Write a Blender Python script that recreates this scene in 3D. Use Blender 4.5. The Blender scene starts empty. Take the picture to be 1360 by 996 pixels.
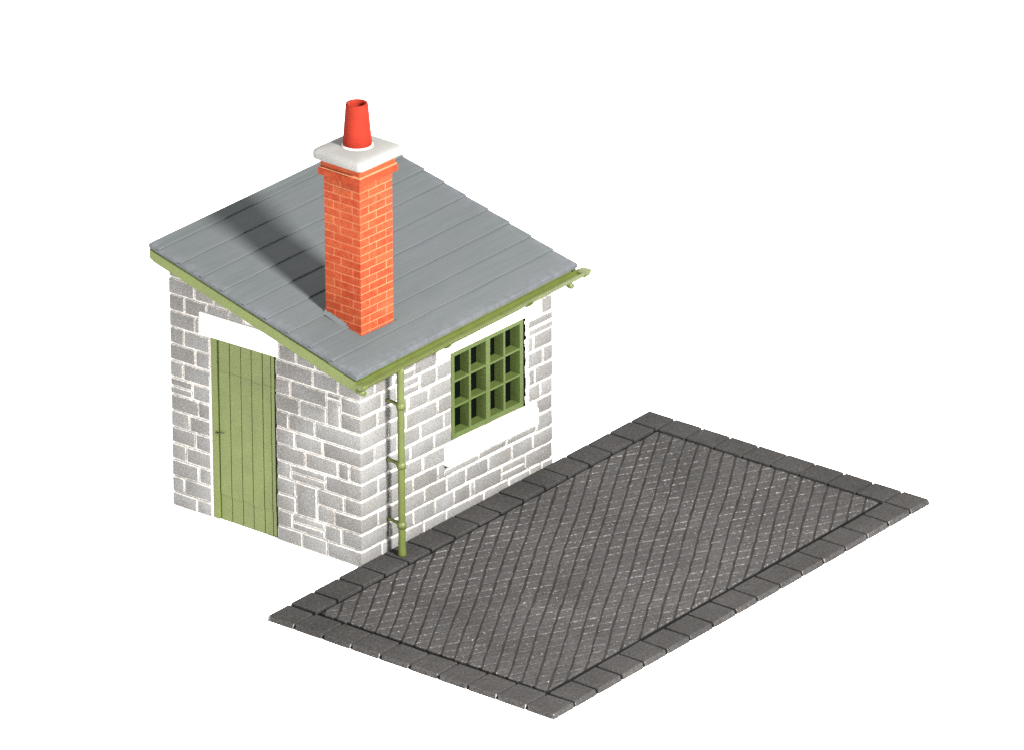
import bpy, bmesh, math, random
from mathutils import Vector, Matrix
R = random.Random(7)
scene = bpy.context.scene
COL = scene.collection

# ------------------------------------------------------------------ helpers
def new_obj(name, bm, mats, parent=None, smooth=False):
    me = bpy.data.meshes.new(name)
    bm.normal_update()
    bm.to_mesh(me); bm.free()
    for m in (mats if isinstance(mats, (list, tuple)) else [mats]):
        me.materials.append(m)
    if smooth:
        for p in me.polygons: p.use_smooth = True
    o = bpy.data.objects.new(name, me)
    COL.objects.link(o)
    if parent is not None:
        o.parent = parent
        w = Vector((0, 0, 0)); q = parent
        while q is not None:
            w += q.location; q = q.parent
        o.location = -w          # the mesh is written in world metres
    return o

def thing(name, label, cat, loc, group=None):
    o = bpy.data.objects.new(name, None); COL.objects.link(o)
    o.location = loc; o.empty_display_size = .3
    o['label'] = label; o['category'] = cat
    if group: o['group'] = group
    return o

def box(bm, x0, x1, y0, y1, z0, z1, bevel=0., seg=2, mat=0, jit=0., rot=None):
    """a box, optionally bevelled; z0 / z1 may be 4-lists for the corners (x0y0, x1y0, x1y1, x0y1)"""
    if not isinstance(z0, (list, tuple)): z0 = [z0] * 4
    if not isinstance(z1, (list, tuple)): z1 = [z1] * 4
    t = bmesh.new()
    pts = [(x0, y0), (x1, y0), (x1, y1), (x0, y1)]
    j = lambda: R.uniform(-jit, jit)
    lo = [t.verts.new((p[0], p[1], z + j())) for p, z in zip(pts, z0)]
    hi = [t.verts.new((p[0] + j(), p[1] + j(), z + j())) for p, z in zip(pts, z1)]
    t.faces.new(lo[::-1]); t.faces.new(hi)
    for i in range(4):
        k = (i + 1) % 4
        t.faces.new((lo[i], lo[k], hi[k], hi[i]))
    if bevel > 0:
        bmesh.ops.bevel(t, geom=list(t.edges), offset=bevel, segments=seg, profile=.6, affect='EDGES')
    if rot is not None:
        bmesh.ops.transform(t, matrix=rot, verts=t.verts)
    merge(bm, t, mat)

def merge(bm, t, mat=0, attr=None):
    la = bm.verts.layers.float.get('edge'); lr_ = bm.verts.layers.float.get('rnd')
    rv = R.random() if lr_ is not None else 0
    m = {}
    for v in t.verts:
        n = bm.verts.new(v.co); m[v] = n
        if la is not None and attr is not None: n[la] = attr(v.co)
        if lr_ is not None: n[lr_] = rv
    for f in t.faces:
        try:
            g = bm.faces.new([m[v] for v in f.verts]); g.material_index = mat
        except ValueError: pass
    t.free()

def lathe(bm, prof, c, n=32, mat=0, cap=True):
    rings = []
    for r, z in prof:
        rings.append([bm.verts.new((c[0] + r * math.cos(2 * math.pi * i / n), c[1] + r * math.sin(2 * math.pi * i / n), z)) for i in range(n)])
    for a, b in zip(rings, rings[1:]):
        for i in range(n):
            k = (i + 1) % n
            f = bm.faces.new((a[i], a[k], b[k], b[i])); f.material_index = mat; f.smooth = True
    if cap:
        bm.faces.new(rings[0][::-1]).material_index = mat
        bm.faces.new(rings[-1]).material_index = mat

def tube(bm, pts, r, n=12):
    rings = []
    pts = [Vector(p) for p in pts]
    for i, p in enumerate(pts):
        d = (pts[min(i + 1, len(pts) - 1)] - pts[max(i - 1, 0)]).normalized()
        a = d.cross(Vector((0, 0, 1)))
        if a.length < .01: a = Vector((1, 0, 0))
        a.normalize(); b = a.cross(d)
        rr = r[i] if isinstance(r, (list, tuple)) else r
        rings.append([bm.verts.new(p + (a * math.cos(2 * math.pi * k / n) + b * math.sin(2 * math.pi * k / n)) * rr) for k in range(n)])
    for a, b in zip(rings, rings[1:]):
        for i in range(n):
            k = (i + 1) % n
            bm.faces.new((a[i], b[i], b[k], a[k])).smooth = True
    bm.faces.new(rings[0]); bm.faces.new(rings[-1][::-1])

def extrude_profile(bm, prof, x0, x1, nx=1, mat=0, smooth=False, fn=None):
    """closed (y, z) profile swept along x, with end caps"""
    rows = []
    for i in range(nx + 1):
        x = x0 + (x1 - x0) * i / nx
        rows.append([bm.verts.new((x,) + ((y, z) if fn is None else fn(x, y, z, k))) for k, (y, z) in enumerate(prof)])
    n = len(prof)
    for a, b in zip(rows, rows[1:]):
        for i in range(n):
            k = (i + 1) % n
            f = bm.faces.new((a[i], a[k], b[k], b[i])); f.material_index = mat; f.smooth = smooth
    bm.faces.new(rows[0][::-1]).material_index = mat
    bm.faces.new(rows[-1]).material_index = mat

def fix_normals(bm):
    bmesh.ops.recalc_face_normals(bm, faces=bm.faces)

# ------------------------------------------------------------------ materials
class NT:
    def __init__(s, name):
        s.m = bpy.data.materials.new(name); s.m.use_nodes = True
        s.t = s.m.node_tree; s.b = s.t.nodes['Principled BSDF']
        s.co = s.t.nodes.new('ShaderNodeTexCoord').outputs['Object']
    def n(s, typ, **kw):
        q = s.t.nodes.new('ShaderNode' + typ)
        for k, v in kw.items():
            if k in q.inputs.keys(): q.inputs[k].default_value = v
            else: setattr(q, k, v)
        return q
    def l(s, a, b): s.t.links.new(a, b)
    def mapping(s, sc, rotz=0):
        q = s.n('Mapping'); q.inputs['Scale'].default_value = sc; q.inputs['Rotation'].default_value = (0, 0, rotz)
        s.l(s.co, q.inputs['Vector']); return q.outputs['Vector']
    def noise(s, scale, detail=3, rough=.6, vec=None):
        q = s.n('TexNoise'); q.inputs['Scale'].default_value = scale; q.inputs['Detail'].default_value = detail
        q.inputs['Roughness'].default_value = rough
        s.l(vec if vec is not None else s.co, q.inputs['Vector']); return q.outputs['Fac']
    def ramp(s, fac, stops):
        q = s.n('ValToRGB'); e = q.color_ramp.elements
        while len(e) < len(stops): e.new(.5)
        for el, (p, c) in zip(e, stops):
            el.position = p; el.color = (c[0], c[1], c[2], 1) if isinstance(c, (tuple, list)) else (c, c, c, 1)
        s.l(fac, q.inputs['Fac']); return q.outputs['Color']
    def mix(s, fac, a, b, blend='MIX'):
        q = s.n('Mix', data_type='RGBA', blend_type=blend)
        for v, i in ((fac, 0), (a, 6), (b, 7)):
            if hasattr(v, 'links'): s.l(v, q.inputs[i])
            else: q.inputs[i].default_value = v if not isinstance(v, tuple) else (v[0], v[1], v[2], 1)
        return q.outputs[2]
    def math(s, op, a, b=0.):
        q = s.n('Math', operation=op)
        for v, i in ((a, 0), (b, 1)):
            if hasattr(v, 'links'): s.l(v, q.inputs[i])
            else: q.inputs[i].default_value = v
        return q.outputs[0]
    def attr(s, name):
        q = s.n('Attribute'); q.attribute_name = name; return q.outputs['Fac']
    def bump(s, h, strength, dist):
        q = s.n('Bump'); q.inputs['Strength'].default_value = strength; q.inputs['Distance'].default_value = dist
        s.l(h, q.inputs['Height']); s.l(q.outputs['Normal'], s.b.inputs['Normal'])
    def done(s, col, rough=.7, spec=.2):
        if hasattr(col, 'links'): s.l(col, s.b.inputs['Base Color'])
        else: s.b.inputs['Base Color'].default_value = (*col, 1)
        s.b.inputs['Roughness'].default_value = rough
        s.b.inputs['Specular IOR Level'].default_value = spec
        return s.m

def sc(c, k): return tuple(min(1, v * k) for v in c)

def paint(name, c, var=.12, rough=.55, spec=.25, bump=.15, streak=None, spot=None):
    s = NT(name)
    v = s.mapping(streak) if streak else None
    n1 = s.noise(5, 4, .6, v)
    col = s.ramp(n1, [(.3, sc(c, 1 - var)), (.7, sc(c, 1 + var))])
    n2 = s.noise(70, 3, .6)
    col = s.mix(s.math('MULTIPLY', n2, .3), col, sc(c, .8))
    if spot:
        f = s.ramp(s.noise(38, 2, .5), [(.70, 0.), (.76, 1.)])
        col = s.mix(f, col, spot)
    s.bump(n2, bump, .004)
    return s.done(col, rough, spec)

K = 1.0
GREEN = (.0485, .0625, .0112)
PIPE = (.041, .0515, .0108)
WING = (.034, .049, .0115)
M_green = paint('green_paint', GREEN, .10, .5, .3, .25)
M_green2 = paint('green_paint_gutter', PIPE, .14, .5, .25, .3)
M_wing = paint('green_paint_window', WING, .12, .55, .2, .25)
M_white = paint('white_paint', (.50, .488, .455), .05, .6, .2, .15)
M_cap = paint('cast_concrete', (.120, .118, .113), .05, .8, .1, .25)
M_pot = paint('terracotta_pot', (.108, .0085, .004), .10, .65, .05, .15)
M_cream = paint('cream_mortar', (.215, .080, .040), .15, .8, .05, .3)
M_flaunch = paint('pot_mortar', (.24, .23, .215), .1, .8, .1, .3)
M_dark = paint('dark_glazing_and_shade', (.0012, .0016, .0013), .1, .8, .01, .0)
M_black = paint('latch_black', (.01, .012, .006), .1, .5, .2, .0)
M_lead = paint('lead_flashing', (.045, .05, .054), .2, .6, .2, .5)

def stone_material():
    s = NT('grey_stone')
    big = s.noise(2.3, 3, .6)
    base = s.ramp(big, [(.3, (.076, .072, .068)), (.52, (.087, .086, .084)), (.72, (.099, .099, .099))])
    fine = s.noise(44, 5, .85)
    base = s.mix(1., base, s.ramp(s.attr('rnd'), [(0., (.94, .925, .91)), (.5, (1.07, 1.07, 1.07)), (1., (1.18, 1.175, 1.16))]), 'MULTIPLY')
    base = s.mix(.8, base, s.ramp(fine, [(.32, .58), (.5, .98), (.68, 1.4)]), 'MULTIPLY')
    speck = s.ramp(s.noise(58, 2, .6), [(.63, 0.), (.72, 1.)])
    base = s.mix(s.math('MULTIPLY', speck, .45), base, (.22, .215, .21))
    e = s.attr('edge')
    n = s.noise(26, 3, .65)
    f = s.math('ADD', e, s.math('MULTIPLY', s.math('SUBTRACT', n, .5), 1.3))
    f = s.ramp(f, [(.35, 0.), (.95, 1.)])
    col = s.mix(f, base, (.32, .305, .285))
    s.bump(s.noise(60, 4, .7), .55, .012)
    return s.done(col, .9, .08)
def mortar_material():
    s = NT('pale_mortar')
    col = s.ramp(s.noise(7, 4, .6), [(.3, (.32, .298, .272)), (.6, (.385, .372, .355)), (.8, (.42, .415, .40))])
    s.bump(s.noise(50, 4, .7), .5, .01)
    return s.done(col, .9, .08)
def slate_material():
    s = NT('slate_grey_paint')
    v = s.mapping((.55, 9, 9))
    n = s.noise(3.0, 5, .65, v)
    c1 = s.ramp(n, [(.25, (.0395, .044, .0445)), (.5, (.0435, .0483, .0488)), (.75, (.048, .0525, .0535))])
    blot = s.ramp(s.noise(1.6, 4, .6), [(.45, 0.), (.7, 1.)])
    c1 = s.mix(s.math('MULTIPLY', blot, .4), c1, (.048, .049, .055))
    # scuffs: thin bluish dry-brush worn along the board and slab edges
    e = s.attr('edge')
    f = s.math('MULTIPLY', e, s.ramp(s.noise(9, 4, .7), [(.42, 0.), (.62, 1.)]))
    c1 = s.mix(s.math('MULTIPLY', f, .42), c1, (.070, .073, .086))
    s.bump(s.noise(11, 4, .65, s.mapping((1, 8, 8))), .12, .006)
    return s.done(c1, .75, .04)
def brick_material():
    s = NT('orange_brick')
    r = s.attr('rnd')
    base = s.ramp(r, [(0., (.122, .0135, .0038)), (.4, (.136, .0165, .0050)), (.75, (.146, .0205, .0064)), (1., (.142, .0255, .0076))])
    base = s.mix(.7, base, s.ramp(s.noise(30, 5, .75), [(.32, .62), (.68, 1.2)]), 'MULTIPLY')
    e = s.attr('edge')
    f = s.math('MULTIPLY', e, s.ramp(s.noise(14, 3, .6), [(.35, .15), (.65, 1.)]))
    f2 = s.ramp(s.noise(3.2, 3, .6), [(.48, 0.), (.75, .5)])
    base = s.mix(s.math('MAXIMUM', s.math('MULTIPLY', f, .5), f2), base, (.18, .052, .024))
    s.bump(s.noise(45, 3, .7), .25, .004)
    return s.done(base, .75, .06)
def paver_material(name, k, speckle, bmp=.5, lo=.50, wear_and_lit=(.085, .082, .08)):
    s = NT(name)
    c = (.0208 * k, .0198 * k, .0192 * k)
    big = s.ramp(s.noise(.9, 3, .6), [(.3, .82), (.7, 1.2)])
    col = s.mix(1., s.ramp(s.noise(46, 5, .8), [(.28, sc(c, .42)), (.5, c), (.74, sc(c, 1.9))]), big, 'MULTIPLY')
    col = s.mix(s.math('MULTIPLY', s.ramp(s.noise(5, 3, .6), [(.5, 0.), (.7, 1.)]), .35), col, (c[0] * .95, c[1] * .98, c[2] * 1.15))
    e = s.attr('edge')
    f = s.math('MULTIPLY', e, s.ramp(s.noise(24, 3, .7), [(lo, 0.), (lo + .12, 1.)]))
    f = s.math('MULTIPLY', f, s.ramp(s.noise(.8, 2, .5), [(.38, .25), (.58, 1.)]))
    col = s.mix(s.math('MULTIPLY', f, .85), col, wear_and_lit)  # worn kerb corners; on setts, light painted on the light-facing edges
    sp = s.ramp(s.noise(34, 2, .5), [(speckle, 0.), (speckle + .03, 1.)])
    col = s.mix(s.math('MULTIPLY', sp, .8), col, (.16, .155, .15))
    s.bump(s.noise(70, 4, .7), bmp, .008)
    return s.done(col, .9, .02)
M_stone, M_mortar, M_slate, M_brick = stone_material(), mortar_material(), slate_material(), brick_material()
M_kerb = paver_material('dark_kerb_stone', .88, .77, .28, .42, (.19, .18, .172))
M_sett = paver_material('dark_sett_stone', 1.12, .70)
M_groove = paint('groove_grey', (.0125, .0117, .011), .3, .9, .02, .3)
M_joint_shade = paint('joint_and_shade_black', (.004, .004, .004), .1, .9, .02, .1)
def ground_material():
    s = NT('white_sweep')
    return s.done((.9, .9, .9), 1., 0.)
M_ground = ground_material()

# ------------------------------------------------------------------ dimensions (metres)
L, D = 3.213, 2.565
H = .1885
RX0, RX1, RY0, RY1 = -.234, 3.454, -.142, 2.624
Z0, SL = 2.292, .27384
def zr(y): return Z0 + SL * (y - RY0)          # top of the roof
def under(y): return zr(y) - .075
PT = .058                                       # height of the paved base

# ------------------------------------------------------------------ ground
bm = bmesh.new()
g = [bm.verts.new((x, y, 0)) for x, y in ((-400, -400), (400, -400), (400, 400), (-400, 400))]
bm.faces.new(g)
gr = new_obj('ground', bm, M_ground); gr['kind'] = 'structure'

# ------------------------------------------------------------------ the hut
hut = thing('stone_hut', 'small grey stone hut with sloping slate roof, green door and orange brick chimney', 'hut', (L / 2, D / 2, 0))

JW = .0075       # half joint
def stone_box(bm, axis, u0, u1, k0, k1, wrap0=0., wrap1=0., side=0, tilt=None, topfn=None, thin=None):
    """one stone: axis 'y' = door wall (x=0 face), 'x' = window wall (y=0 face), courses k0..k1;
    wrap0 / wrap1 = depth by which the stone turns the corner at that end"""
    t = bmesh.new()
    dep0, dep1 = .09, .09
    a, b = u0 + (0 if wrap0 else JW), u1 - (0 if wrap1 else JW)
    tl = tilt or (lambda u: 0)
    z0a = max(.003, k0 * H + tl(a) + JW); z0b = max(.003, k0 * H + tl(b) + JW)
    z1a = k1 * H + tl(a) - JW; z1b = k1 * H + tl(b) - JW
    if topfn:
        z1a, z1b = min(z1a, topfn(a)), min(z1b, topfn(b))
        if z1a < z0a + .03 and z1b < z0b + .03: t.free(); return
        z1a, z1b = max(z1a, z0a + .02), max(z1b, z0b + .02)
    j = lambda s=.004: R.uniform(-s, s)
    f = j(.004)                                   # how far the face stands out
    off = -f
    P = []
    d0 = wrap0 or .09; d1 = wrap1 or .09
    d = max(d0, d1)
    cz = [z0a + j(), z0b + j(), z1b + j(), z1a + j()]
    us = [a + (0 if wrap0 else j()), b + (0 if wrap1 else j()), b + (0 if wrap1 else j()), a + (0 if wrap0 else j())]
    front = [(us[i], off + j(.002), cz[i]) for i in range(4)]
    back = [(us[i], d, cz[i]) for i in range(4)]
    def tr(p):
        u, w, z = p
        if axis == 'y': return (w, u, z)
        if axis == 'x': return (u, w, z)
        if axis == 'Y': return (L - w, u, z)      # wall x = L
        return (u, D - w, z)                      # wall y = D
    fv = [t.verts.new(tr(p)) for p in front]; bv = [t.verts.new(tr(p)) for p in back]
    t.faces.new(fv); t.faces.new(bv[::-1])
    for i in range(4):
        q = (i + 1) % 4
        t.faces.new((fv[q], fv[i], bv[i], bv[q]))
    bmesh.ops.recalc_face_normals(t, faces=t.faces)
    hgt = min(z1a - z0a, z1b - z0b)
    bmesh.ops.bevel(t, geom=list(t.edges), offset=min(.017, hgt * .3), segments=2, profile=.55, affect='EDGES')
    zc0, zc1 = min(cz[0], cz[1]), max(cz[2], cz[3])
    def attr(co):
        u = co.y if axis in 'yY' else co.x
        w = co.x if axis == 'y' else co.y if axis == 'x' else L - co.x if axis == 'Y' else D - co.y
        zz0 = cz[0] + (cz[1] - cz[0]) * (u - a) / max(.01, b - a)
        zz1 = cz[3] + (cz[2] - cz[3]) * (u - a) / max(.01, b - a)
        dd = min(co.z - zz0, zz1 - co.z)
        if not wrap0: dd = min(dd, u - a)
        if not wrap1: dd = min(dd, b - u)
        return max(0., min(1., 1 - dd / .018))
    merge(bm, t, 0, attr)

def courses(bm, axis, joints, u_lo, u_hi, tilt, k_lo=0, k_hi=99, wrap_lo=0, wrap_hi=0, topfn=None, doubles=(), wl=None, wh=None):
    for k, js in joints.items():
        edges = [u_lo] + sorted(js) + [u_hi]
        for i, (a, b) in enumerate(zip(edges, edges[1:])):
            if b - a < .035: continue
            w0 = wrap_lo if i == 0 and wrap_lo else 0
            w1 = wrap_hi if i == len(edges) - 2 and wrap_hi else 0
            if w0 and wl: w0 = wl(k)
            if w1 and wh: w1 = wh(k)
            if (k, i) in doubles:
                stone_box(bm, axis, a, b, k, k + .5, w0, w1, tilt=tilt, topfn=topfn)
                stone_box(bm, axis, a, b, k + .5, k + 1, w0, w1, tilt=tilt, topfn=topfn)
            else:
                stone_box(bm, axis, a, b, k, k + 1, w0, w1, tilt=tilt, topfn=topfn)

tiltY = lambda u: -.012 * u
tiltX = lambda u: -.0235 * u
tb = bmesh.new()
tb.verts.layers.float.new('edge'); tb.verts.layers.float.new('rnd')
DOOR0, DOOR1, DOORZ = 1.145, 2.025, 2.085
capfn = lambda u: under(u) - .01
# door wall, pier beyond the door (far end wraps round the back corner)
far = {13: [2.219], 12: [2.36, 2.058], 11: [2.22], 10: [2.377], 9: [2.224], 8: [2.392], 7: [2.27], 6: [2.198], 5: [2.315],
       4: [2.239], 3: [2.371], 2: [2.204], 1: [2.403], 0: [2.232], 14: [2.33]}
courses(tb, 'y', {k: v for k, v in far.items() if k < 11}, DOOR1, D, tiltY, wrap_hi=.16, topfn=capfn, doubles={(7, 1)})
courses(tb, 'y', {11: [2.22]}, 2.155, D, tiltY, wrap_hi=.16, topfn=capfn)
courses(tb, 'y', {12: [1.75, 2.058, 2.36], 13: [1.95, 2.219], 14: [2.33]}, 1.55, D, tiltY, wrap_hi=.16, topfn=capfn)
# door wall, pier between the door and the near corner; near end is a quoin
wl = lambda k: W_FIRST.get(k, .25) - JW
W = {0: [.328, .68, 1.019, 1.398, 2.032, 2.455, 2.818, 3.019],
     1: [.448, .845, 1.207, 1.526, 1.8, 1.872, 2.335, 2.746],
     2: [.264, .64, 1.038, 1.408, 1.739, 2.111, 2.511, 2.865],
     3: [.454, .845, 1.262, 1.596, 2.05, 2.494, 2.935],
     4: [.27, .622, 1.012], 5: [.459, .808, 1.2], 6: [.224, .607, .977, 1.369], 7: [.451, .739, 1.26],
     8: [.276, .782, 1.112], 9: [.348, .600, .974, 1.254], 10: [.232, .55, .887]}
W_FIRST = {k: v[0] for k, v in W.items()}
near = {0: [.804, .467], 1: [.936, .5, .273], 2: [.884, .602, .367], 3: [.88, .599, .235], 4: [.945, .482], 5: [.752, .313, .165],
        6: [.885, .512], 7: [.972, .614], 8: [.818, .459, .277], 9: [.941, .456, .266], 10: [.638, .30], 11: [.856, .6]}
skip = {(2, 2), (3, 2), (8, 1), (9, 1)}
for k, js in near.items():
    ed = [0.] + sorted(js) + [DOOR0 if k < 11 else 1.09]
    for i, (a, b) in enumerate(zip(ed, ed[1:])):
        if (k, i) in skip: continue
        w0 = wl(k) if i == 0 else 0
        if (k, i) in {(1, 2), (4, 1)}:
            stone_box(tb, 'y', a, b, k, k + .5, tilt=tiltY); stone_box(tb, 'y', a, b, k + .5, k + 1, tilt=tiltY)
        else:
            stone_box(tb, 'y', a, b, k, k + 1, w0, 0, tilt=tiltY, topfn=capfn)
stone_box(tb, 'y', .600, .882, 2, 4, tilt=tiltY)
stone_box(tb, 'y', .272, .457, 8, 9.62, tilt=tiltY)
stone_box(tb, 'y', .272, .457, 9.62, 10, tilt=tiltY)
# window wall
WIN0, WIN1, WINZ0, WINZ1 = 1.508, 2.785, .86, 1.885
topx = lambda u: under(0) - .01
for k, js in W.items():
    hi = L if k < 4 else (1.50 if k < 10 else 1.257)
    if k == 3: hi = L
    ed = sorted(js) + [hi]
    last = len(ed) - 2
    for i, (a, b) in enumerate(zip(ed, ed[1:])):
        if k == 3 and a > 1.40 and b < 2.95:
            continue
        if k == 3 and b > 1.43 and a < 1.43: b = 1.43
        w1 = .16 if (k < 4 and i == last) else 0
        if k in (4,) and b > 1.43: b = 1.43
        if (k, i) in {(1, 6), (9, 1), (10, 1)}:
            stone_box(tb, 'x', a, b, k, k + .5, 0, w1, tilt=tiltX); stone_box(tb, 'x', a, b, k + .5, k + 1, 0, w1, tilt=tiltX)
        else:
            stone_box(tb, 'x', a, b, k, k + 1, 0, w1, tilt=tiltX, topfn=topx)
stone_box(tb, 'x', 1.36, 1.95, 3.02, 3.5, tilt=tiltX); stone_box(tb, 'x', 1.95, 2.42, 3.03, 3.5, tilt=tiltX); stone_box(tb, 'x', 2.42, 2.93, 3.03, 3.5, tilt=tiltX)
pier = {4: [2.92], 5: [3.0], 6: [2.90], 7: [3.045], 8: [2.89], 9: [], 10: [3.02]}
for k, js in pier.items():
    lo = 2.79 if k > 4 else 2.93
    ed = [lo] + [q for q in js if q > lo + .03] + [L]
    for i, (a, b) in enumerate(zip(ed, ed[1:])):
        if k == 10 and i == 0: continue
        w1 = .16 if i == len(ed) - 2 else 0
        if k == 9:
            stone_box(tb, 'x', a, b, k, k + .45, 0, w1, tilt=tiltX); stone_box(tb, 'x', a, b, k + .45, k + 1, 0, w1, tilt=tiltX)
        else:
            stone_box(tb, 'x', a, b, k, k + 1, 0, w1, tilt=tiltX, topfn=topx)
# the two walls turned away
for axis, ln, n, tp in (('X', L, 14, lambda u: under(D) - .01), ('Y', D, 14, capfn)):
    for k in range(n):
        u, ed = .17, [.17]
        while u < ln - .45:
            u += R.uniform(.26, .48); ed.append(u)
        ed.append(ln if axis == 'X' else ln - (.17 if k % 2 else .19))
        for a, b in zip(ed, ed[1:]):
            stone_box(tb, axis, a, b, k, k + 1, 0, .175 if b == ln else 0, topfn=tp)
# mortar body
I = .021
def body(y0, y1, x0, x1, z0=0.002, z1=None):
    if z1 is None:
        box(tb, x0, x1, y0, y1, z0, [under(y0), under(y0), under(y1), under(y1)], mat=1)
    else: box(tb, x0, x1, y0, y1, z0, z1, mat=1)
TH = .19
body(I, DOOR0 - .006, I, TH)
body(DOOR1 + .004, D - I, I, TH)
body(DOOR0 - .006, DOOR1 + .004, I + .003, TH - .003, DOORZ + .004)
def bodx(x0, x1, z0, z1): box(tb, x0, x1, I, TH, z0, z1, mat=1)
bodx(TH, WIN0, .002, under(I))
bodx(WIN1, L - I, .002, under(I))
bodx(WIN0, WIN1, .002, [WINZ0 - .004] * 4)
bodx(WIN0, WIN1, WINZ1 + .006, under(I))
body(TH, D - I, L - TH, L - I)
box(tb, TH, L - TH, D - TH, D - I, .002, under(D - TH), mat=1)
walls = new_obj('wall', tb, [M_stone, M_mortar], hut, smooth=True)

# lintels and sill
bm = bmesh.new()
zt = lambda y: 2.085 - .012 * (y - 1.6)
box(bm, -.012, .15, 1.094, 2.152, [2.084] * 2 + [2.066] * 2, [min(2.335, under(1.094))] * 2 + [2.325] * 2, bevel=.014)
# the near end is cut to the slope of the roof
for v in bm.verts: v.co.z = min(v.co.z, under(v.co.y) - .012)
new_obj('lintel', bm, M_white, hut)
bm = bmesh.new()
box(bm, 1.258, 3.012, -.014, .12, [1.912, 1.876, 1.876, 1.912], under(0) - .015, bevel=.012)
new_obj('lintel', bm, M_white, hut)
bm = bmesh.new()
t = bmesh.new()
prof = [(.14, .0), (.14, -.25), (-.050, -.25), (-.060, -.238), (-.060, -.065), (-.048, -.040), (.02, -.006)]
extrude_profile(t, prof, 1.362, 2.905, 6, fn=lambda x, y, z, k: (y, .905 + z + (.015 if z < -.2 else 0) - .038 * (x - 1.435)))
bmesh.ops.recalc_face_normals(t, faces=t.faces)
bmesh.ops.bevel(t, geom=[e for e in t.edges if len(e.link_faces) == 2 and e.calc_face_angle(0) > .9], offset=.012, segments=2, affect='EDGES')
merge(bm, t)
new_obj('window_sill', bm, M_white, hut)

# door -------------------------------------------------------------
bm = bmesh.new()
xd = .034
bo = [1.93, 1.780, 1.628, 1.484, 1.334, 1.222, 1.172]
dz = lambda y: 2.098 - .036 * (y - 1.15)
box(bm, xd + .012, xd + .06, 1.165, DOOR1, .004, [dz(DOOR0) - .006] * 2 + [dz(DOOR1) - .006] * 2)
for a, b in zip(bo[1:], bo):
    zc, za = 1.712 + R.uniform(-.012, .012), .30 + R.uniform(-.02, .02)
    o1 = R.uniform(-.002, .002)
    e = .0045
    box(bm, xd + o1, xd + .03, a + e, b - e, .006, za, bevel=.004)
    box(bm, xd - .006 + o1, xd + .03, a + e, b - e, za - .004, zc, bevel=.004)
    box(bm, xd - .0035 + o1, xd + .03, a + e, b - e, zc - .004, [dz(a) - .03] * 2 + [dz(b) - .03] * 2, bevel=.004)
# frame: jamb on the far side and a head strip
box(bm, xd - .016, xd + .05, 1.940, DOOR1 - .002, .004, [dz(1.94)] * 2 + [dz(DOOR1)] * 2, bevel=.006)
box(bm, xd - .008, xd + .05, 1.17, 1.936, [dz(DOOR0) - .028] * 2 + [dz(1.936) - .028] * 2, [dz(DOOR0) - .002] * 2 + [dz(1.936) - .002] * 2, bevel=.005)
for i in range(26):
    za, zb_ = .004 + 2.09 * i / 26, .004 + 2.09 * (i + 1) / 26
    box(bm, xd - .004 + R.uniform(-.006, .006), xd + .05, DOOR0 - .012, 1.168 + R.uniform(-.004, .003), za, zb_ - .0004, mat=1)  # black strips at the near jamb: shade of the gap painted in
door = new_obj('door', bm, [M_green, M_joint_shade], hut)
bm = bmesh.new()
tube(bm, [(xd - .018, 1.958, 1.0), (xd - .030, 1.958, 1.0), (xd - .034, 1.958, 1.0)], [.013, .013, .006], 10)
tube(bm, [(xd - .022, 1.95, 1.004), (xd - .022, 1.89, 1.012), (xd - .016, 1.86, 1.016)], [.006, .005, .004], 8)
new_obj('latch', bm, M_black, door)

# window -----------------------------------------------------------
bm = bmesh.new()
WX0, WX1 = 1.514, 2.728
wzb = lambda x: .905 - .034 * (x - WX0) + .002
wzt = lambda x: 1.882 - .012 * (x - WX0)
yf, yb = .012, .150
def vbar(x0, x1, y0=yf, y1=yb): box(bm, x0, x1, y0, y1, [wzb(x0), wzb(x1), wzb(x1), wzb(x0)], [wzt(x0), wzt(x1), wzt(x1), wzt(x0)], bevel=.004, seg=1, jit=.0015)
FW_ = .052
vbar(WX0, WX0 + FW_); vbar(WX1 - .058, WX1)
mid = (WX0 + WX1) / 2 + .005
vbar(mid - .035, mid + .035, yf - .003, yb - .002)
q1 = (WX0 + FW_ + mid - .03) / 2; q2 = (mid + .03 + WX1 - .058) / 2
for q in (q1, q2): vbar(q - .0165, q + .0165, yf + .006, yb - .004)
def hbar(x0, x1, za, zb, y0, y1):      # za/zb: fraction of height (0..1)
    zz = lambda x, f: wzb(x) + (wzt(x) - wzb(x)) * f
    box(bm, x0, x1, y0, y1, [zz(x0, za), zz(x1, za), zz(x1, za), zz(x0, za)], [zz(x0, zb), zz(x1, zb), zz(x1, zb), zz(x0, zb)], bevel=.004, seg=1, jit=.0015)
hbar(WX0 + .003, WX1 - .003, .0005, .062, yf + .002, yb - .006)
hbar(WX0 + .003, WX1 - .003, .955, .9995, yf + .002, yb - .006)
for (a, b, dzz) in ((WX0 + FW_ - .004, q1, 0), (q1, mid - .028, .004), (mid + .028, q2, -.004), (q2, WX1 - .055, .002)):
    for f in (.372, .668):
        hbar(a, b, f - .012 + dzz, f + .012 + dzz, yf + .004, yb - .008)
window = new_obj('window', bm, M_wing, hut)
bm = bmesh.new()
box(bm, WIN0 + .004, WIN1 - .004, yb + .002, yb + .012, WINZ0, WINZ1)  # opaque black pane, the dark interior put into its colour
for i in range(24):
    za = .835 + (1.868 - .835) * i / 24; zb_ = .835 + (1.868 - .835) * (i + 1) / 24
    box(bm, WX1 + .002, 2.770 + R.uniform(-.010, .014), .020 + R.uniform(0, .008), .17, za, zb_ - .0005)  # black strips beside the frame, gap shade given as colour
box(bm, WIN0 + .012, WIN1 - .01, .024, .17, 1.872, [1.906, 1.884, 1.884, 1.906])  # same black fill for the shaded gap above the frame
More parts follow.
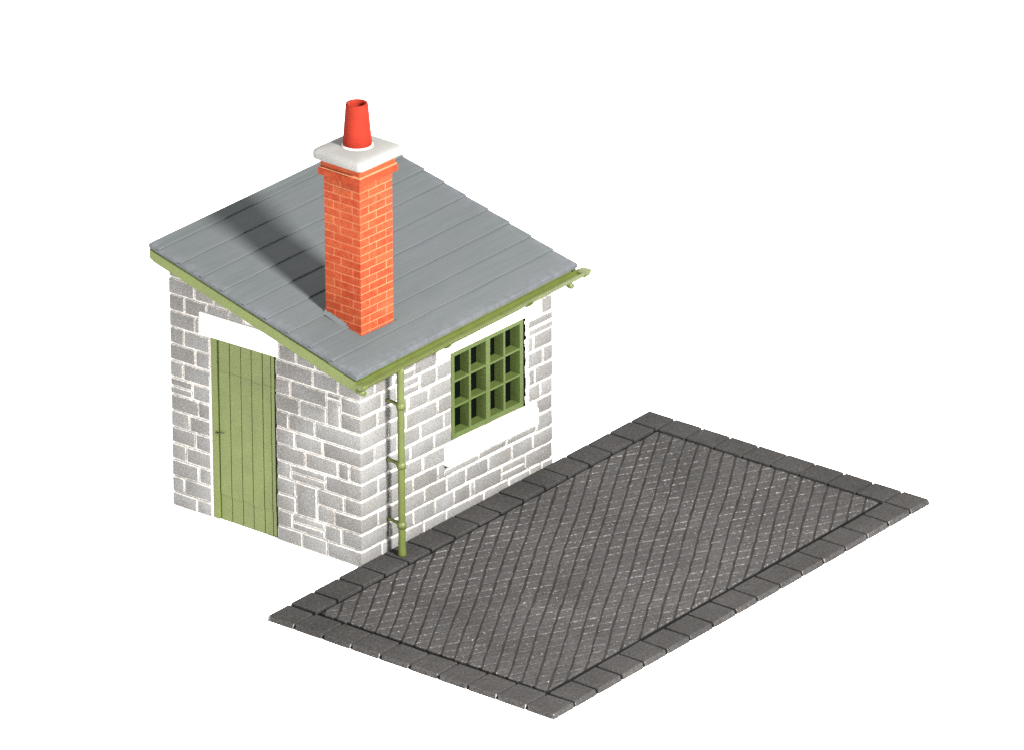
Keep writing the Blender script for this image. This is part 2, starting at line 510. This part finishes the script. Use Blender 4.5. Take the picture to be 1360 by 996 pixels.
new_obj('glazing_and_shade', bm, M_dark, window)

# roof ---------------------------------------------------------------
bm = bmesh.new()
la = bm.verts.layers.float.new('edge')
steps = [RY0, .173, .464, .755, 1.045, 1.340, 1.632, 1.913, 2.198, 2.486, RY1]
def wob(seed):
    r = random.Random(seed); ph = [r.uniform(0, 6.28) for _ in range(4)]; am = [r.uniform(.3, 1) for _ in range(4)]
    return lambda x: sum(a * math.sin(x * f + p) for a, f, p in zip(am, (1.1, 2.7, 6.1, 12.7), ph)) / 2.4
for i in range(10):
    a, b = steps[i], steps[i + 1]
    w1, w2 = wob(i), wob(i + 50)
    ov = min(b + .05, RY1)
    lip = .013 if i else .052
    prof = [(a, zr(a) + .005 - lip), (a, zr(a) + .002), (a + .006, zr(a + .006) + .005), ((a + b) / 2, zr((a + b) / 2) - .004), (b, zr(b) - .0125), (ov, zr(ov) - .022)]
    if i == 0: prof += [(ov, zr(ov) - .055)]
    else: prof += [(ov, zr(ov) - .045), (a + .05, zr(a + .05) - .03), (a + .03, zr(a + .03) - .0125)]
    if i == 9: prof[4] = (b, zr(b) - .004); prof[5] = (b + .001, zr(b) - .009)
    xl, xr_ = RX0 + R.uniform(-.003, .003), RX1 + R.uniform(-.003, .003)
    t = bmesh.new()
    def fn(x, y, z, k):
        s = 1 if k in (0, 1, 2) else .3
        return (y + s * .0045 * w1(x), z + (.0028 * w2(x) if k in (1, 2, 3) else 0) - (.006 if abs(x - xl) < .02 or abs(x - xr_) < .02 else 0) * (1 if k in (1, 2, 3, 4) else 0))
    extrude_profile(t, prof, xl, xr_, 40, fn=fn)
    bmesh.ops.recalc_face_normals(t, faces=t.faces)
    def at(co, a=a, i=i):
        d = min(co.x - RX0, RX1 - co.x)
        if i == 0: d = min(d, (co.y - RY0) * 2.2)
        return max(0., 1 - d / .2)
    merge(bm, t, 0, at)
# under-slab
t = bmesh.new()
extrude_profile(t, [(RY0 + .02, zr(RY0 + .02) - .052), (RY0 + .02, zr(RY0 + .02) - .03), (RY1 - .01, zr(RY1 - .01) - .026), (RY1 - .01, zr(RY1 - .01) - .056)], RX0 + .006, RX1 - .006)
bmesh.ops.recalc_face_normals(t, faces=t.faces); merge(bm, t)
new_obj('roof', bm, M_slate, hut)

def barge(x0, x1):
    bm = bmesh.new(); t = bmesh.new()
    extrude_profile(t, [(RY0 - .004, zr(RY0) - .196), (RY0 - .004, zr(RY0) - .066), (RY1 + .002, zr(RY1) - .066), (RY1 + .002, zr(RY1) - .168), (RY1 - .06, zr(RY1 - .06) - .188)], x0, x1)
    bmesh.ops.recalc_face_normals(t, faces=t.faces)
    bmesh.ops.bevel(t, geom=list(t.edges), offset=.007, segments=2, affect='EDGES')
    merge(bm, t)
    # black fillet between slate and board: shade of the gap put in as colour
    t = bmesh.new()
    s = .014 if x0 < 1 else -.014
    extrude_profile(t, [(RY0 + .01, zr(RY0) - .08), (RY0 + .01, zr(RY0 + .01) - .050), (RY1 - .005, zr(RY1) - .050), (RY1 - .005, zr(RY1) - .08)], (x0 + .014 if s > 0 else x0), (x1 if s > 0 else x1 - .014))
    bmesh.ops.recalc_face_normals(t, faces=t.faces); merge(bm, t, 1)
    return new_obj('barge_board', bm, [M_green, M_joint_shade], hut)
barge(RX0 + .004, RX0 + .07); barge(RX1 - .07, RX1 - .004)
bm = bmesh.new()
box(bm, RX0 + .072, RX1 - .072, RY0 + .024, RY0 + .07, zr(RY0) - .19, zr(RY0) - .052)
new_obj('fascia_board', bm, M_green, hut)
bm = bmesh.new()
box(bm, RX0 + .072, RX1 - .072, RY1 - .07, RY1 - .02, zr(RY1) - .20, zr(RY1) - .072)
new_obj('fascia_board', bm, M_green, hut)

# gutter
GY, GZ, GR = -.190, 2.205, .056
bm = bmesh.new()
prof = []
for i in range(13):
    a = math.pi + math.pi * i / 12
    prof.append((GY + GR * math.cos(a), GZ + GR * math.sin(a)))
prof += [(GY + GR, GZ + .022), (GY + GR - .016, GZ + .022), (GY + GR - .018, GZ - .012), (GY - GR + .02, GZ - .018), (GY - GR + .016, GZ + .012), (GY - GR - .004, GZ + .012)]
t = bmesh.new()
gw = wob(99)
extrude_profile(t, prof, RX0 + .01, 3.47, 60, smooth=False, fn=lambda x, y, z, k: (y, z + .003 * gw(x * .8)))
bmesh.ops.recalc_face_normals(t, faces=t.faces); merge(bm, t)
def ring(x0, x1, r, taper=.8, top=.012):
    t = bmesh.new()
    pf = [(GY + r * math.cos(2 * math.pi * i / 20), GZ - .002 + min(r * math.sin(2 * math.pi * i / 20), top)) for i in range(20)]
    extrude_profile(t, pf, x0, x1, 4, smooth=True, fn=lambda x, y, z, k: (GY + (y - GY) * (1 - (1 - taper) * abs(2 * (x - x0) / (x1 - x0) - 1) ** 3), GZ + (z - GZ) * (1 - (1 - taper) * abs(2 * (x - x0) / (x1 - x0) - 1) ** 3)))
    bmesh.ops.recalc_face_normals(t, faces=t.faces); merge(bm, t)
ring(RX0 - .012, RX0 + .07, .064)
ring(3.43, 3.575, .068, .7)
ring(1.12, 1.20, .072, .8, -.024); ring(2.48, 2.58, .072, .8, -.024)
gutter = new_obj('gutter', bm, M_green2, hut)
for xc, z_ in ((RX0 + .035, 2.118), (3.27, 2.118)):
    bm = bmesh.new()
    tube(bm, [(xc, GY + .06, z_ + .02), (xc, GY + .005, z_), (xc - .002, GY - .035, z_ - .006)], [.034, .036, .03], 12)
    new_obj('bracket', bm, M_green2, gutter)

# downpipe
PX, PY = .407, -.203
bm = bmesh.new()
lathe(bm, [(.043, PT + .002), (.046, PT + .012), (.043, PT + .05), (.040, PT + .15), (.0375, PT + .2), (.037, 1.74), (.040, 1.83), (.038, 2.02), (.042, 2.15), (.040, 2.19)], (PX, PY), 24)
pipe = new_obj('downpipe', bm, M_green2, hut)
for zc in (1.755, 1.085, .405):
    bm = bmesh.new()
    lathe(bm, [(.037, zc - .034), (.047, zc - .029), (.051, zc), (.048, zc + .02), (.037, zc + .04)], (PX, PY), 24)
    tube(bm, [(PX + .002, PY + .03, zc), (PX + .004, PY + .07, zc + .012), (PX + .01, PY + .16, zc + .016), (PX + .012, .01, zc + .012)], [.027, .020, .017, .018], 10)
    new_obj('pipe_bracket', bm, M_green2, pipe)

# chimney ------------------------------------------------------------
CC = Vector((.646, .526, 0)); ROT = math.radians(-2)
mrot = Matrix.Translation(CC) @ Matrix.Rotation(ROT, 4, 'Z')
CW, CD = .255, .245          # half sizes (along x', y')
bm = bmesh.new()
la = bm.verts.layers.float.new('edge'); lr = bm.verts.layers.float.new('rnd')
def brick(x0, x1, y0, y1, z0, z1, rnd=None, bev=.0035, clip=True):
    t = bmesh.new()
    co = [(x0, y0), (x1, y0), (x1, y1), (x0, y1)]
    jt = lambda: R.uniform(-.001, .001)
    lo = [t.verts.new((x + jt(), y + jt(), z0 + jt())) for x, y in co]; hi = [t.verts.new((x + jt(), y + jt(), z1 + jt())) for x, y in co]
    t.faces.new(lo[::-1]); t.faces.new(hi)
    for i in range(4):
        q = (i + 1) % 4; t.faces.new((lo[i], lo[q], hi[q], hi[i]))
    bmesh.ops.bevel(t, geom=list(t.edges), offset=bev, segments=1, affect='EDGES')
    rr = R.random() if rnd is None else rnd
    mp = {}
    for v in t.verts:
        dd = min(v.co.z - z0, z1 - v.co.z)
        n = bm.verts.new(mrot @ v.co); n[la] = max(0, 1 - dd / .01); n[lr] = rr; mp[v] = n
    for f in t.faces: bm.faces.new([mp[v] for v in f.verts]).material_index = 0
    t.free()
CH, ZB, ZT = .0868, 2.36, 4.092
k = 0; z = ZT - .012
g2 = .0042
while z > ZB - .05:
    z1, z0 = z - g2, z - CH + g2
    # left face (x' = -CW) joints along y', right face (y' = -CD) joints along x'; a rectangle ring of bricks
    ya = [.452] if k % 2 == 0 else [.262, .785]
    xa = [.50] if k % 2 == 0 else [.27, .79]
    ys = [CD - 2 * CD * f for f in ya]; xs = [-CW + 2 * CW * f for f in xa]
    ey = sorted([-CD] + ys + [CD]); ex = sorted([-CW] + xs + [CW])
    dpt = .07
    for i, (a, b) in enumerate(zip(ey, ey[1:])):
        first = i == 0
        brick(-CW, -CW + dpt, a + (0 if first else g2), b - (g2 if b < CD else 0), z0, z1)
        brick(CW - dpt, CW, a + g2, b - (g2 if b < CD else 0), z0, z1)
    for i, (a, b) in enumerate(zip(ex, ex[1:])):
        brick(a + (g2 if i else dpt + .002 - 0.0), b - (g2 if b < CW else .0015), -CD + .001, -CD + dpt - .001, z0, z1) if i else brick(-CW + .0025, b - g2, -CD - .0006, -CD + dpt, z0 + .0005, z1 - .0005)
        brick(a + g2, b - g2, CD - dpt, CD + .001, z0, z1)
    z -= CH; k += 1
# projecting band, soft course above
brick(-CW - .044, CW + .044, -CD - .044, CD + .044, 4.09, 4.165, .2, .006)
def cbox(h, k_, z0, z1, mat, bev=.006, jit=0):
    t = bmesh.new()
    box(t, -CW - h, CW + h, -CD - h, CD + h, z0, z1, bevel=bev, rot=mrot, jit=jit)
    mp = {}
    for v in t.verts:
        n = bm.verts.new(v.co); n[la] = .5; n[lr] = k_; mp[v] = n
    for f in t.faces: bm.faces.new([mp[v] for v in f.verts]).material_index = mat
    t.free()
cbox(-.0035, 0, ZB - .12, 4.10, 1, 0)
t = bmesh.new()
for (h, zz) in ((.034, 4.166), (.022, 4.19), (.014, 4.31)):
    pass
cbox(.036, .9, 4.16, 4.180, 1, .008, .006)
cbox(.022, .8, 4.18, 4.215, 0, .006)
cbox(.026, .9, 4.21, 4.268, 0, .008, .006)
cbox(.034, .5, 4.250, 4.285, 1, .01)
chim = new_obj('chimney', bm, [M_brick, M_cream, M_flaunch], hut)
# cap: weathered slab with soft edges
bm = bmesh.new()
t = bmesh.new()
hx, hy = CW + .092, CD + .092
rows = [(.022, 4.262), (.004, 4.272), (.0, 4.285), (.0, 4.338), (.008, 4.358), (.028, 4.373), (.07, 4.382), (.18, 4.394)]
rg = []
for ins, z in rows:
    pts = []
    r = .055
    for cx, cy, a0 in ((1, 1, 0), (-1, 1, 90), (-1, -1, 180), (1, -1, 270)):
        for q in range(5):
            a = math.radians(a0 + 22.5 * q)
            pts.append(((hx - ins - r) * cx + r * math.cos(a), (hy - ins - r) * cy + r * math.sin(a)))
    rg.append([t.verts.new(mrot @ Vector((x, y, z))) for x, y in pts])
for a, b in zip(rg, rg[1:]):
    for i in range(len(a)):
        q = (i + 1) % len(a); t.faces.new((a[i], a[q], b[q], b[i])).smooth = True
t.faces.new(rg[0][::-1]); t.faces.new(rg[-1])
merge(bm, t)
for f in bm.faces: f.smooth = True
cap = new_obj('chimney_cap', bm, M_cap, chim, smooth=True)
# pot
bm = bmesh.new()
pc = (.640, .526)
lathe(bm, [(.149, 4.3880), (.151, 4.4300), (.148, 4.4700), (.124, 4.7500), (.118, 4.8350), (.113, 4.8550), (.100, 4.8590), (.080, 4.8530), (.074, 4.8300), (.080, 4.6500)], pc, 40, 0, cap=False)
v = [f for f in bm.faces]
lathe(bm, [(.081, 4.6490), (.002, 4.6480)], pc, 40, 1, cap=False)
lathe(bm, [(.168, 4.3925), (.166, 4.3980), (.156, 4.4050), (.147, 4.4130)], pc, 40, 2, cap=False)
new_obj('chimney_pot', bm, [M_pot, M_black, M_flaunch], chim, smooth=True)
# flashing at the foot of the chimney
bm = bmesh.new()
def fl(x0, x1, y0, y1, h):
    t = bmesh.new()
    n = 8; c = []
    for i in range(n + 1):
        f = i / n
        c.append((x0 + (x1 - x0) * f, y0 + (y1 - y0) * f))
    out = (-(y1 - y0), (x1 - x0)); ln = math.hypot(*out); out = (out[0] / ln, out[1] / ln)
    ra, rb, rc = [], [], []
    for x, y in c:
        for lst, o_, up in ((ra, -.004, h + R.uniform(-.012, .012)), (rb, .012, .016), (rc, .05, .0005)):
            p = mrot @ Vector((x - out[0] * 0 + out[0] * o_, y + out[1] * o_, 0))
            lst.append(t.verts.new((p.x, p.y, zr(p.y) + up)))
    for A_, B_ in ((ra, rb), (rb, rc)):
        for i in range(n): t.faces.new((A_[i], A_[i + 1], B_[i + 1], B_[i]))
    bmesh.ops.recalc_face_normals(t, faces=t.faces)
    merge(bm, t)
fl(-CW, -CW, -CD * .2, CD + .004, .035)
fl(CW, CW, CD, -CD, .02)
fl(-CW, CW, CD, CD, .02)
new_obj('flashing', bm, M_slate, chim)

# ------------------------------------------------------------------ paved base
PX0, PX1, PY1, PY0 = -1.559, 4.903, -.012, -3.726
BW = .353
base = thing('paved_base', 'dark grey slab of diamond setts with a square block kerb beside the hut', 'paving', ((PX0 + PX1) / 2, (PY0 + PY1) / 2, 0))
bm = bmesh.new(); bm.verts.layers.float.new('edge')
def kerb(x0, x1, y0, y1, outer):
    """one kerb block; outer = sides that slope to the rim"""
    t = bmesh.new()
    g_ = .0155
    zt_ = PT + R.uniform(-.002, .003)
    a, b = x0 + g_, x1 - g_; c, d = y0 + g_, y1 - g_
    if 'W' in outer: a = x0
    if 'E' in outer: b = x1
    if 'S' in outer: c = y0
    if 'N' in outer: d = y1
    j = lambda: R.uniform(-.007, .007)
    pts = [(a, c), (b, c), (b, d), (a, d)]
    lo = [t.verts.new((x, y, .002)) for x, y in pts]
    hi = []
    for x, y in pts:
        xx, yy = x + j(), y + j()
        if x == a and 'W' in outer: xx = a + .018
        if x == b and 'E' in outer: xx = b - .018
        if y == c and 'S' in outer: yy = c + .018
        if y == d and 'N' in outer: yy = d - .004
        hi.append(t.verts.new((xx, yy, zt_ + R.uniform(-.002, .002))))
    t.faces.new(lo[::-1]); t.faces.new(hi)
    for i in range(4):
        q = (i + 1) % 4; t.faces.new((lo[i], lo[q], hi[q], hi[i]))
    bmesh.ops.bevel(t, geom=[e for e in t.edges if max(v.co.z for v in e.verts) > .02], offset=.011, segments=3, profile=.5, affect='EDGES')
    for ax in (0, 1):
        for c_ in ((x0, x1), (y0, y1))[ax]:
            mid_ = ((x0 + x1) / 2, (y0 + y1) / 2)[ax]
            co_ = [0, 0, 0]; co_[ax] = c_ + (.036 if c_ < mid_ else -.036); no_ = [0, 0, 0]; no_[ax] = 1
            bmesh.ops.bisect_plane(t, geom=t.verts[:] + t.edges[:] + t.faces[:], plane_co=co_, plane_no=no_)
    top = max(t.faces, key=lambda f: f.calc_area() if f.normal.z > .9 else 0)
    t.faces.ensure_lookup_table()
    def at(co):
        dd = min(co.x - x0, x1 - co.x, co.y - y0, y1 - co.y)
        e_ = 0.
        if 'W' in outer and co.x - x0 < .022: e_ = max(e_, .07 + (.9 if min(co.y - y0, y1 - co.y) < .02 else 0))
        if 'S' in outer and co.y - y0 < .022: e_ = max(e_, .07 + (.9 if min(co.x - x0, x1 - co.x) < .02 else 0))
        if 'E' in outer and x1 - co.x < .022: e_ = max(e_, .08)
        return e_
    merge(bm, t, 0, at)
nx, ny = 15, 8
xs = [PX0 + BW + (PX1 - PX0 - 2 * BW) * i / nx for i in range(nx + 1)]
ys = [PY0 + BW + (PY1 - PY0 - 2 * BW) * i / ny for i in range(ny + 1)]
xs = [xs[0]] + [x + R.uniform(-.012, .012) for x in xs[1:-1]] + [xs[-1]]
for (a, b) in zip(xs, xs[1:]):
    kerb(a, b, PY0, PY0 + BW, 'S'); kerb(a + .01, b + .01 if b < xs[-1] else b, PY1 - BW, PY1, 'N')
for (a, b) in zip(ys, ys[1:]):
    kerb(PX0, PX0 + BW, a, b, 'W'); kerb(PX1 - BW, PX1, a, b, 'E')
kerb(PX0, PX0 + BW, PY0, PY0 + BW, 'WS'); kerb(PX1 - BW, PX1, PY0, PY0 + BW, 'ES')
kerb(PX0, PX0 + BW, PY1 - BW, PY1, 'WN'); kerb(PX1 - BW, PX1, PY1 - BW, PY1, 'EN')
box(bm, PX0 + .012, PX1 - .012, PY0 + .012, PY1 - .006, .001, PT - .034, mat=1)
kb = new_obj('kerb', bm, [M_kerb, M_joint_shade], base)

# diamond setts, clipped to the field
def clip(poly, axis, val, keep_gt):
    out = []
    for i in range(len(poly)):
        p, q = poly[i], poly[(i + 1) % len(poly)]
        ip = (p[axis] > val) == keep_gt; iq = (q[axis] > val) == keep_gt
        if ip: out.append(p)
        if ip != iq:
            f = (val - p[axis]) / (q[axis] - p[axis])
            out.append((p[0] + (q[0] - p[0]) * f, p[1] + (q[1] - p[1]) * f))
    return out
def inset(poly, d):
    n = len(poly); res = []
    for i in range(n):
        p0, p1, p2 = Vector(poly[i - 1]), Vector(poly[i]), Vector(poly[(i + 1) % n])
        e1, e2 = (p1 - p0), (p2 - p1)
        if e1.length < 1e-6 or e2.length < 1e-6: return None
        e1.normalize(); e2.normalize()
        n1, n2 = Vector((-e1.y, e1.x)), Vector((-e2.y, e2.x))
        k_ = 1 + n1.dot(n2)
        if k_ < .15: k_ = .15
        res.append(tuple(p1 + (n1 + n2) * (d / k_)))
    return res
def area(p): return .5 * sum(p[i][0] * p[(i + 1) % len(p)][1] - p[(i + 1) % len(p)][0] * p[i][1] for i in range(len(p)))
bm = bmesh.new(); la = bm.verts.layers.float.new('edge')
fx0, fx1, fy0, fy1 = PX0 + BW + .042, PX1 - BW - .034, PY0 + BW + .048, PY1 - BW - .034
ang = math.radians(29.8)
sp = .1485
d1 = Vector((math.cos(ang), math.sin(ang))); d2 = Vector((math.cos(ang), -math.sin(ang)))
st = sp / math.sin(2 * ang)          # rhombus side
org = Vector((fx0 + .03, fy1 - .02))
tops = []
for i in range(-70, 90):
    for j in range(-70, 90):
        o_ = org + d1 * (i * st) + d2 * (j * st)
        if not (fx0 - .4 < o_.x < fx1 + .4 and fy0 - .4 < o_.y < fy1 + .4): continue
        jj = .0035
        poly = [o_, o_ + d2 * st, o_ + d1 * st + d2 * st, o_ + d1 * st]
        poly = [(p.x, p.y) for p in poly]
        # wide groove along d1, narrow along d2
        c_ = Vector((sum(p[0] for p in poly) / 4, sum(p[1] for p in poly) / 4))
        ga, gb = .0088 + R.uniform(-.003, .0035), .0056 + R.uniform(-.0025, .002)
        q_ = []
        for su, sv in ((0, 0), (0, 1), (1, 1), (1, 0)):
            u = su * st + (gb / math.sin(2 * ang)) * (1 if su == 0 else -1)
            v_ = sv * st + (ga / math.sin(2 * ang)) * (1 if sv == 0 else -1)
            pt = o_ + d1 * u + d2 * v_
            wv = .004 * math.sin(pt.x * 2.1 + pt.y * 3.3) + .0025 * math.sin(pt.x * 6.1 - pt.y * 4.7 + 1) + .002 * math.sin(pt.x * 13 + pt.y * 11)
            q_.append((pt.x + wv + R.uniform(-jj, jj), pt.y - wv * .7 + R.uniform(-jj, jj)))
        if area(q_) < 0: q_ = q_[::-1]
        for ax, val, kg in ((0, fx0, True), (0, fx1, False), (1, fy0, True), (1, fy1, False)):
            if len(q_) > 2: q_ = clip(q_, ax, val, kg)
        if len(q_) < 3 or area(q_) < .0009: continue
        q1_ = inset(q_, .004); q2_ = inset(q_, .010)
        if not q1_ or not q2_ or area(q2_) < .0003: continue
        zt_ = PT - .003 + R.uniform(-.003, .003)
        tx, ty = R.uniform(-.02, .02), R.uniform(-.02, .02)
        ring_ = []
        cx, cy = sum(p[0] for p in q_) / len(q_), sum(p[1] for p in q_) / len(q_)
        for P_, dz_, e_ in ((q_, -.026, .6), (q_, -.010, 1.), (q1_, -.003, .9), (q2_, 0, 0.)):
            rr = []
            for x, y in P_:
                v = bm.verts.new((x, y, zt_ + dz_ + tx * (x - cx) + ty * (y - cy))); v[la] = e_; rr.append(v)
            ring_.append(rr)
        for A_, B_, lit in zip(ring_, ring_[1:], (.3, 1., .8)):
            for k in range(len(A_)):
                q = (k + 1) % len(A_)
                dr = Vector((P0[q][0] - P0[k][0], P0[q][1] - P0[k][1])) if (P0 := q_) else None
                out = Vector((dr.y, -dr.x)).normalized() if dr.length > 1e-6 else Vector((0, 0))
                e_ = lit if (out.dot(Vector((-.497, -.868))) > .9 or out.y < -.98 or out.x < -.98) else .1  # only edges facing the key turn pale: light put into the colour
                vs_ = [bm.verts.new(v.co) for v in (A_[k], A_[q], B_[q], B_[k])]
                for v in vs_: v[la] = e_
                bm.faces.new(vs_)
        bm.faces.new(ring_[-1])
box(bm, fx0 + .004, fx1 - .004, fy0 + .004, fy1 - .004, PT - .033, PT - .0115, mat=1)
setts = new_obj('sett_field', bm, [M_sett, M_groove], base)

# ------------------------------------------------------------------ light
w = bpy.data.worlds.new('World'); scene.world = w; w.use_nodes = True
bg = w.node_tree.nodes['Background']
bg.inputs['Color'].default_value = (1, .995, .985, 1); nt = w.node_tree
tc = nt.nodes.new('ShaderNodeTexCoord'); sp_ = nt.nodes.new('ShaderNodeSeparateXYZ'); mr = nt.nodes.new('ShaderNodeMapRange')
nt.links.new(tc.outputs['Generated'], sp_.inputs[0]); nt.links.new(sp_.outputs['Z'], mr.inputs['Value'])
for k_, v_ in (('From Min', 0.), ('From Max', .9), ('To Min', .16), ('To Max', .82)): mr.inputs[k_].default_value = v_
nt.links.new(mr.outputs['Result'], bg.inputs['Strength'])
def area_lamp(name, az_vec, elev, dist, size, power, col, tgt=(1.2, .2, 1.2)):
    ld = bpy.data.lights.new(name, 'AREA'); ld.shape = 'DISK'; ld.size = size; ld.energy = power; ld.color = col
    o = bpy.data.objects.new(name, ld); COL.objects.link(o)
    h = Vector((az_vec[0], az_vec[1], 0)).normalized()
    d = h * math.cos(math.radians(elev)) + Vector((0, 0, math.sin(math.radians(elev))))
    o.location = Vector(tgt) + d * dist
    o.rotation_euler = (-d).to_track_quat('-Z', 'Y').to_euler()
    return o
area_lamp('key_softbox', (-.235, -1), 36, 26, 4.3, 22000, (1, .985, .96))
area_lamp('fill_softbox_door_side', (-1, -.10), 12, 30, 12, 7500, (1, .99, .98))
area_lamp('added_fill_far_side', (1, .25), 24, 15, 6, 1100, (1, .995, .99))  # added lamp without a known source, whitens shaded ground behind the hut

# ------------------------------------------------------------------ camera
cd = bpy.data.cameras.new('camera'); cam = bpy.data.objects.new('camera', cd); COL.objects.link(cam)
Rv = Vector((0.617953, -0.786209, -0.003186)); Uv = Vector((0.321808, 0.249237, 0.913412)); Fv = Vector((0.717338, 0.565471, -0.407025))
m = Matrix((Rv, Uv, -Fv)).transposed().to_4x4()
m.translation = Vector((-58.654798, -48.219428, 36.012586))
cam.matrix_world = m
cd.sensor_width = 36; cd.sensor_fit = 'HORIZONTAL'; cd.lens = 285.1287
cd.clip_start = 1; cd.clip_end = 3000
scene.camera = cam
scene.render.engine = 'CYCLES'
scene.cycles.use_denoising = False
try:
    scene.cycles.denoiser = 'OPENIMAGEDENOISE'; scene.cycles.denoising_input_passes = 'RGB_ALBEDO_NORMAL'; scene.cycles.denoising_prefilter = 'ACCURATE'
except Exception: pass
scene.cycles.max_bounces = 8; scene.cycles.diffuse_bounces = 5
vs = scene.view_settings
vs.view_transform = 'Standard'; vs.look = 'None'; vs.gamma = 1; vs.use_curve_mapping = False
vs.exposure = 1.0
